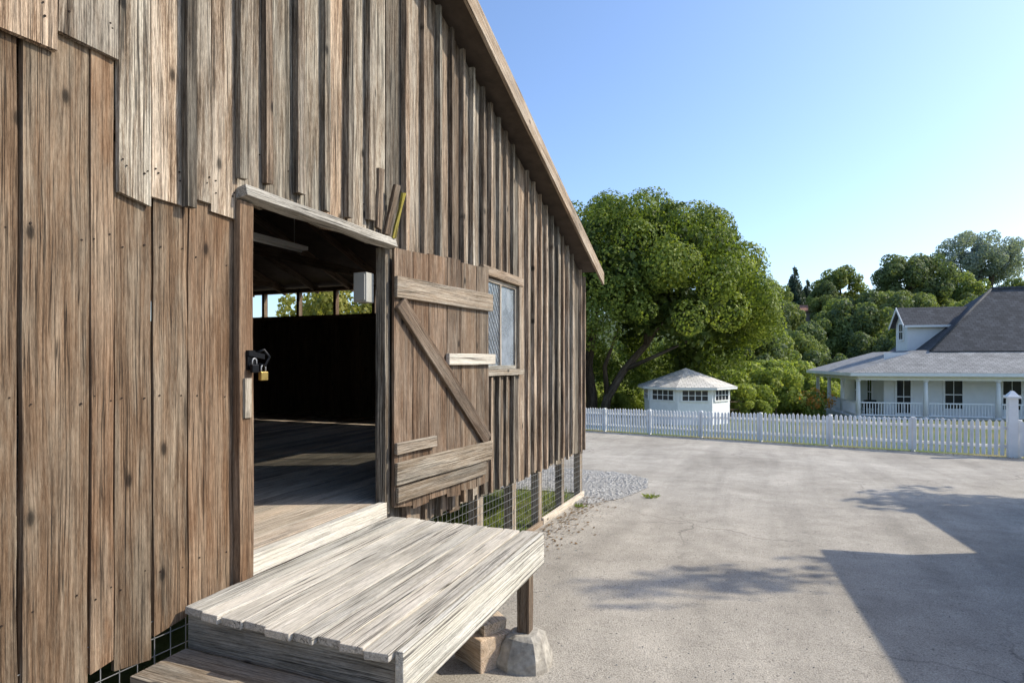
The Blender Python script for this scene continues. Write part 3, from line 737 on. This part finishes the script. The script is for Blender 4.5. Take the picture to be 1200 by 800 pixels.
# ------------------------------------------------------------------ trees
def foliage(name,lobes,n,size,mat,parent,seed,inner=.62,flat=1.0,elong=1.0,nrm=.5):
    rg=np.random.default_rng(seed); lb=np.array(lobes); w=lb[:,3]**2; w/=w.sum()
    li=rg.choice(len(lb),n,p=w); d=rg.normal(size=(n,3)); d/=np.linalg.norm(d,axis=1)[:,None]
    rad=lb[li,3]*(inner+(1.04-inner)*np.sqrt(rg.random(n)))
    c=lb[li,:3]+d*rad[:,None]*np.array([1,1,flat])
    nr=d+rg.normal(size=(n,3))*nrm; nr/=np.linalg.norm(nr,axis=1)[:,None]
    t=rg.normal(size=(n,3)); t-=nr*(t*nr).sum(1)[:,None]; t/=np.linalg.norm(t,axis=1)[:,None]; b=np.cross(nr,t)
    s=size*(.5+rg.random(n))[:,None]
    v=np.stack([c-t*s*elong,c-b*s*.62+nr*s*.12,c+t*s*elong,c+b*s*.62+nr*s*.12],1).reshape(-1,3)
    me=bpy.data.meshes.new(name); me.vertices.add(4*n); me.vertices.foreach_set('co',v.ravel())
    me.loops.add(4*n); me.loops.foreach_set('vertex_index',np.arange(4*n)); me.polygons.add(n); me.polygons.foreach_set('loop_start',np.arange(0,4*n,4))
    lr=rg.random(len(lb))*.35
    rn=np.clip(rg.random(n)*.65+lr[li],0,1)
    a=me.attributes.new('rnd','FLOAT','POINT'); a.data.foreach_set('value',np.repeat(rn,4))
    me.materials.append(mat); me.update(calc_edges=True); me.validate()
    o=bpy.data.objects.new(name,me); COL.objects.link(o); o.parent=parent
    return o
def ell_lobes(n,c,ax,rr,seed,cut=None,shell=(.65,1.0)):
    rg=random.Random(seed); r=[]
    while len(r)<n:
        d=V((rg.gauss(0,1),rg.gauss(0,1),rg.gauss(0,1))).normalized(); f=rg.uniform(*shell)
        p=V((c[0]+d.x*ax[0]*f,c[1]+d.y*ax[1]*f,c[2]+d.z*ax[2]*f))
        if cut and not cut(p): continue
        r.append((p.x,p.y,p.z,rg.uniform(*rr)))
    return r
# main oak; its own x axis runs to the right as seen from the driveway
oc_=LD(5.0,33.); og=gz(oc_.x,oc_.y)
oak=empty('oak_tree',(oc_.x,oc_.y,og),'large spreading green oak beside the far corner of the barn','tree',None,YAW)
def oakcut(p):
    if p.z<1.6: return False
    if -3<p.x<3.2 and p.y<2.5 and p.z<4.7+(-p.x*.1): return False
    if p.x>.5 and p.y<1.0 and p.z<4.3: return False
    return True
lob=ell_lobes(300,(1.6,.5,5.8),(7.6,6.9,6.15),(.65,1.2),5,oakcut,(.9,1.0))
foliage('crown',lob,170000,.074,L['oak'],oak,3,.8,nrm=.36)
foliage('crown_shade_fill',ell_lobes(80,(1.6,.5,6.3),(6.7,6.0,5.2),(.9,1.5),6,lambda p:p.z>(5.0 if p.x<3.4 or p.y<1.5 else 2.6),(.65,1.0)),18000,.2,L['core'],oak,4,.3,nrm=.8)  # dark leaf fill added to stop light passing through the crown
m=MB()
m.tube([(-.6,0,-.2),(-.5,0,1.2),(-.7,.2,3),(-.4,.4,5),(.2,.6,8)],[.38,.30,.24,.19,.1])
m.tube([(.0,-.3,-.2),(.3,-.3,1.3),(1.2,-.4,2.8),(2.4,-.5,4.2),(3.6,-.4,6.0),(4.6,0,8)],[.32,.24,.20,.17,.12,.06])
m.tube([(1.2,-.4,2.8),(2.8,-1.2,3.6),(4.4,-1.8,4.4)],[.14,.1,.05]); m.tube([(-.7,.2,3),(-2,-.5,4.5),(-3.5,-.5,6)],[.18,.13,.06]); m.tube([(2.4,-.5,4.2),(2.2,-1.5,6),(2.6,-2.2,7.5)],[.15,.1,.05]); m.tube([(.3,-.3,1.3),(.1,-.6,3),(.8,-1.2,5.2)],[.16,.12,.05])
ORG[oak.name]=V((0,0,0)); m.build('trunk',M['bark'],oak)

def proto(name,label,cat,group,lobes,n,size,lm,trunk,seed,inner=.6):
    r=empty(name,(0,0,0),label,cat,group)
    foliage('crown',lobes,n,size,lm,r,seed,inner,nrm=.4)
    m=MB()
    for pts,rad in trunk: m.tube(pts,rad,7)
    m.build('trunk',M['bark'],r); return r
hl='rounded green tree massed with others on the hillside behind the house'; hg='trees massed on the hillside'
prots=[proto('hillside_tree',hl,'tree',hg,ell_lobes(40,(0,0,4.3),(2.9-.3*k,2.9,3.1),(.6,1.2),20+k,lambda p:p.z>.7,(.55,1)),11000,.155,L[('hill','hill2','hill3')[k]],[([(0,0,-.5),(.1,0,2),(0,.1,5)],[.3,.22,.08]),([(0,0,2),(1,.5,4)],[.15,.05])],30+k,.72) for k in range(3)]
usedp=[False]*3
def place(k,x,y,z,s,rz,label=None,cat=None,sz=None):
    p=prots[k]
    if not usedp[k]: o=p; usedp[k]=True
    else: o=copy_tree(p)
    o.location=(x,y,z); o.scale=(s,s,sz or s); o.rotation_euler=(0,0,rz)
    o['label']=label or hl; o['category']=cat or 'tree'
    if label:
        if 'group' in o: del o['group']
    else: o['group']=hg
    return o
rg=random.Random(11); cnt=0; spots=[]; tries=0
while cnt<105 and tries<5000:
    tries+=1
    u=rg.uniform(.36,.95); dep=rg.uniform(54,140); lat=u*dep
    if any(abs(lat-a)+abs(dep-b)<4.2 for a,b in spots): continue
    if u>.58 and dep<62: continue
    s=rg.uniform(.7,1.35); z=hillz(lat,dep)-.8
    vt=424-690*(z+7.6*s-EYE)/dep                     # keep the skyline of the hill where it stands
    if vt<(348 if u<.6 else 338): s*=.72; vt=424-690*(z+7.6*s-EYE)/dep
    if vt<(345 if u<.6 else 335): continue
    if .465<u<.525 and dep<114 and vt<374: continue
    spots.append((lat,dep)); p=LD(lat,dep); place(rg.randrange(3),p.x,p.y,z,s,rg.uniform(0,6)); cnt+=1
# trees closing the view under the oak
for lat,dep,s,k in((6.5,47,.8,0),(10,50,.9,1),(14.5,52,.85,1),(18.5,54,.8,0),(3,48,.8,2)):
    p=LD(lat,dep); place(k,p.x,p.y,gz(p.x,p.y)-.8,s,U(0,6),None)
# named skyline trees
def at(u,dep,zb_=None):
    lat=(u-600)/690*dep; p=LD(lat,dep); return V((p.x,p.y,hillz(lat,dep) if zb_ is None else zb_))
r=empty('cypress_tree',(0,0,0),'big domed dark tree on the skyline above the white house','tree')
foliage('crown',ell_lobes(70,(0,0,8.2),(6.6,6,5.6),(1.1,2.0),61,lambda p:p.z>3,(.6,1)),26000,.22,L['hill3'],r,61,.74,nrm=.4); m=MB(); m.tube([(0,0,-1),(.3,0,4),(0,0,9)],[.7,.5,.2]); m.build('trunk',M['bark'],r); r.location=at(1066,112)
r=empty('eucalyptus_tree',(0,0,0),'tall airy grey green eucalyptus highest on the far right skyline','tree')
foliage('crown',ell_lobes(100,(0,0,9.8),(15,8,8),(1.2,2.3),71,lambda p:p.z>1.0 and p.z<17.2+.1*p.x-.022*p.x*p.x,(.3,1)),25000,.28,L['far'],r,71,.6); m=MB()
for k in range(7):
    q=V((U(-11,11),U(-4,4),U(10,14))); m.tube([(q.x*.3,0,-1),(q.x*.45,q.y*.3,5),(q.x*.75,q.y*.7,9),q],[.4,.3,.2,.08])
m.build('trunk',M['bark'],r); q=at(1152,172); r.location=q; r.rotation_euler=(0,0,YAW)
r=empty('conifer_tree',(0,0,0),'dark pointed conifer standing up from the skyline left of the house','tree')
lob=[]
for i in range(14):
    z=1.5+i*.62; rr=2.5*(1-i/14.5)
    for k in range(6 if rr>1 else 3): a=k*2*PI/6+i; lob.append((rr*.7*math.cos(a),rr*.7*math.sin(a),z,.28+rr*.24))
foliage('crown',lob,7000,.18,L['conifer'],r,81); m=MB(); m.tube([(0,0,-1),(0,0,10.3)],[.35,.04]); m.build('trunk',M['bark'],r); q=at(931,131); r.location=q+zz*1.4
c2=copy_tree(r); c2['label']='shorter dark conifer just right of the tallest pointed one on the skyline'; c2.location=at(946,133)+zz*.6; c2.scale=(.8,.8,.8)
for u,dep,s,k,lab in((985,122,1.5,0,'broad green tree on the skyline between the conifers and the domed tree'),(908,118,1.1,1,'green tree on the skyline just right of the oak crown'),(1135,118,1.25,1,'bright green tree on the skyline below the eucalyptus'),(1190,110,1.25,0,'green tree on the skyline behind the house ridge at far right'),(965,118,1.0,2,'small green tree on the skyline right of the conifers')):
    q=at(u,dep); place(k,q.x,q.y,q.z,s,U(0,6),lab)
# bright bushes
bl_='bright green leafy bush growing beyond the fence between the oak and the house'
bp=empty('garden_bush',(0,0,0),bl_,'bush','bushes beyond the fence')
foliage('leaves',ell_lobes(26,(0,0,1.3),(1.7,1.7,1.1),(.3,.65),91,lambda p:p.z>.1,(.3,1)),9000,.085,L['bush'],bp,91); m=MB()
for k in range(5): m.tube([(0,0,-.1),(U(-.5,.5),U(-.5,.5),.8),(U(-1.2,1.2),U(-1.2,1.2),1.9)],[.04,.03,.01],5)
m.build('stem',M['bark'],bp)
for i,(u,dep,s) in enumerate(((905,38,1.15),(930,42,1.1),(872,36,.9),(955,46,1.0),(890,44,1.5),(985,50,1.2),(845,40,1.3),(1000,54,1.1),(815,42,1.2),(915,50,1.7),(715,37,.6),(740,40,.8),(850,36,.6),(885,34.5,.5),(940,37,.55),(690,41,.9),(765,42,.9),(720,44,1.0))):
    o=bp if i==0 else copy_tree(bp); lat=(u-600)/690*dep; p=LD(lat,dep); o.location=(p.x,p.y,gz(p.x,p.y)-.1); o.scale=(s,s,s*U(.9,1.2)); o.rotation_euler=(0,0,U(0,6))
fb=empty('flowering_bush',(0,0,0),'bush with orange blossom by the left end of the house porch','bush')
foliage('leaves',ell_lobes(14,(0,0,.9),(.9,.9,.8),(.25,.45),92,lambda p:p.z>.1,(.3,1)),2600,.075,L['bush'],fb,93)
foliage('blossom',ell_lobes(14,(0,0,1.0),(.95,.95,.8),(.25,.42),94,lambda p:p.z>.3,(.6,1)),520,.08,L['flower'],fb,95,.9)
p=LD(.515*35.5,35.5); fb.location=(p.x,p.y,gz(p.x,p.y)-.05)
# trees seen through the clerestory gap
yt=empty('yellow_tree',(0,0,0),'yellow green tree seen through the gap under the barn eaves','tree')
foliage('crown',ell_lobes(30,(0,0,4.4),(3.8,2.6,2.6),(.6,1.2),95,None,(.3,1)),9500,.14,L['yellow'],yt,95); m=MB(); m.tube([(0,0,-.2),(0,0,5)],[.2,.06]); m.build('trunk',M['bark'],yt); p=LD(-.285*36,36); yt.location=(p.x,p.y,-.7); yt.rotation_euler=(0,0,YAW); yt.scale=(1.1,1.1,1.15)
for lat,dep,s,lab in((-9.0,47,1.15,'green tree behind the yellow green one seen through the barn'),(-20.5,48,.86,'green tree at the left of the gap under the barn eaves')):
    p=LD(lat,dep); place(1,p.x,p.y,-1,s,1,lab)
# weeds by the gravel
def tuft(x,y,s,label):
    m=MB()
    for k in range(60):
        a=U(0,2*PI); r_=U(0,.14)*s; bx=V((x+r_*math.cos(a),y+r_*math.sin(a),gz(x,y)+.012)); tp=bx+V((math.cos(a)*U(.02,.12)*s,math.sin(a)*U(.02,.12)*s,U(.02,.09)*s)); w=V((-math.sin(a),math.cos(a),0))*.006*s
        b=len(m.v); m.v+=[bx-w,bx+w,(bx+tp)/2+w*1.2+V((0,0,.02*s)),tp,(bx+tp)/2-w*1.2+V((0,0,.02*s))]; m.g+=[V((0,0,0))]*5; m.r+=[U(0,.8)]*5; m.f.append((b,b+1,b+2,b+3,b+4)); m.sm.append(False)
    tag(m.build('weed',L['bush']),label,'weed')
tuft(-1.5,10.3,.8,'small green weed tuft on the asphalt right of the stony bed'); tuft(-2.45,9.15,.6,'tiny weed by the foot of the barn wall')
# wire rail fence beyond pavilion
rfn=empty('rail_fence',tuple(LD(12.6,34,-.9)),'thin brown post and rail fence on the grass right of the pavilion','fence')
for i in range(6):
    p=LD(11.4+.95*i,33.5+.5*i); m=MB(); m.plank((p.x,p.y,gz(p.x,p.y)),(p.x,p.y,gz(p.x,p.y)+1.05),(.04,0,0),(0,.04,0),rnd=.1); m.build('post',W['door'],rfn)
for h in(.5,.95):
    a,b=LD(11.4,33.5),LD(16.15,36); m=MB(); m.plank((a.x,a.y,gz(a.x,a.y)+h),(b.x,b.y,gz(b.x,b.y)+h),zz*.022,(.0,.02,0),rnd=.1); m.build('rail',W['door'],rfn)

# ------------------------------------------------------------------ right of the frame: sheds and trees that shade the driveway
def shed_at(x0,x1,y0,y1,ztop,slope,label):
    sh=empty('shed',((x0+x1)/2,(y0+y1)/2,.1),label,'shed')
    def shz(x): return ztop-slope*(x-x0)
    m=MB(); a0_,a1_,c0_,c1_=x0+.25,x1-.3,y0+.25,y1-.2
    for a,b in(((a0_,c0_),(a0_,c1_)),((a1_,c0_),(a1_,c1_)),((a0_+.02,c0_),(a1_-.02,c0_)),((a0_+.02,c1_),(a1_-.02,c1_))):
        d=V((b[0]-a[0],b[1]-a[1],0)); n=max(1,int(d.length/.2)); Lb=d.length; d.normalize()
        for k in range(n):
            p=V((a[0],a[1],0)).lerp(V((b[0],b[1],0)),(k+.5)/n); m.plank((p.x,p.y,-.3),(p.x,p.y,shz(p.x)-.09),d*(Lb/n/2-.002),V((d.y,-d.x,0))*.015,2,.002)
    m.build('wall',W['grey'],sh)
    m=MB(); m.slab([(x0,y0,shz(x0)),(x0,y1,shz(x0)),(x1,y1,shz(x1)),(x1,y0,shz(x1))][::-1],.07); m.build('roof',M['roof'],sh)
shed_at(4.4,9.1,-.1,9.45,3.12,.23,'grey board shed right of the driveway throwing its sharp shadow across it')
shed_at(5.6,8.8,9.55,12.75,2.75,.05,'lower grey lean-to shed at the far end of the larger shed')
sp=empty('drive_tree',(0,0,0),'slender sparse tree right of the driveway behind the sheds','tree')
foliage('crown',[(0,0,9.0,.55),(.5,.2,9.5,.45),(-.4,-.2,8.5,.5),(.1,.5,8.2,.35),(-.2,-.5,9.5,.35),(.3,.1,10.2,.35),(.6,.3,10.0,.3)],330,.09,L['oak'],sp,97,.1); m=MB(); m.tube([(0,0,-.4),(.1,0,4),(0,.1,9.8)],[.12,.08,.012]); m.tube([(.1,0,7),(.5,.3,9)],[.025,.008]); m.tube([(.1,0,7.2),(-.4,-.4,8.8)],[.025,.008]); m.build('trunk',M['bark'],sp); sp.location=(10.05,11.1,-.1)
s2=empty('shade_tree',(0,0,0),'taller leafy tree right of the driveway farther along toward the fence','tree')
foliage('crown',ell_lobes(26,(0,0,6.6),(1.5,1.7,1.6),(.25,.55),101,None,(.2,1)),1500,.1,L['oak'],s2,102,.2); m=MB(); m.tube([(0,0,-.4),(.1,0,3),(0,.1,7.6)],[.12,.08,.015]); m.tube([(.1,0,4.4),(.8,.5,6.6)],[.04,.01]); m.tube([(.1,0,4.6),(-.8,-.5,6.6)],[.04,.01]); m.build('trunk',M['bark'],s2); s2.location=(11.2,15.2,-.1)

# ------------------------------------------------------------------ light, sky, camera
EL=math.radians(38); AZ=math.atan2(.902,.431)
sd=V((math.sin(AZ)*math.cos(EL),math.cos(AZ)*math.cos(EL),math.sin(EL)))
ld=bpy.data.lights.new('sun','SUN'); ld.energy=5.0; ld.angle=math.radians(.5); ld.color=(1,.93,.79)
lo=bpy.data.objects.new('sun',ld); COL.objects.link(lo); lo.rotation_euler=(-sd).to_track_quat('-Z','Y').to_euler(); lo.location=(20,10,30)
w=bpy.data.worlds.new('World'); S.world=w; w.use_nodes=True; nt=w.node_tree
sk=nt.nodes.new('ShaderNodeTexSky'); sk.sky_type='NISHITA'; sk.sun_disc=False; sk.sun_elevation=EL; sk.sun_rotation=AZ; sk.air_density=1.0; sk.dust_density=1.4; sk.ozone_density=1.5
mx=nt.nodes.new('ShaderNodeMix'); mx.data_type='RGBA'; mx.blend_type='MULTIPLY'; mx.inputs[0].default_value=1.0; mx.inputs[7].default_value=(1.45,1.6,1.82,1)
bg=nt.nodes['Background']; bg.inputs['Strength'].default_value=.15; nt.links.new(sk.outputs[0],mx.inputs[6]); nt.links.new(mx.outputs[2],bg.inputs['Color'])
cd=bpy.data.cameras.new('camera'); cam=bpy.data.objects.new('camera',cd); COL.objects.link(cam)
cam.location=(0,0,EYE); cam.rotation_euler=(PI/2,0,YAW); cd.sensor_width=36; cd.lens=20.7; cd.shift_y=.02; cd.clip_end=5000; cd.clip_start=.05
S.camera=cam
S.view_settings.view_transform='Standard'; S.view_settings.look='None'; S.view_settings.exposure=0
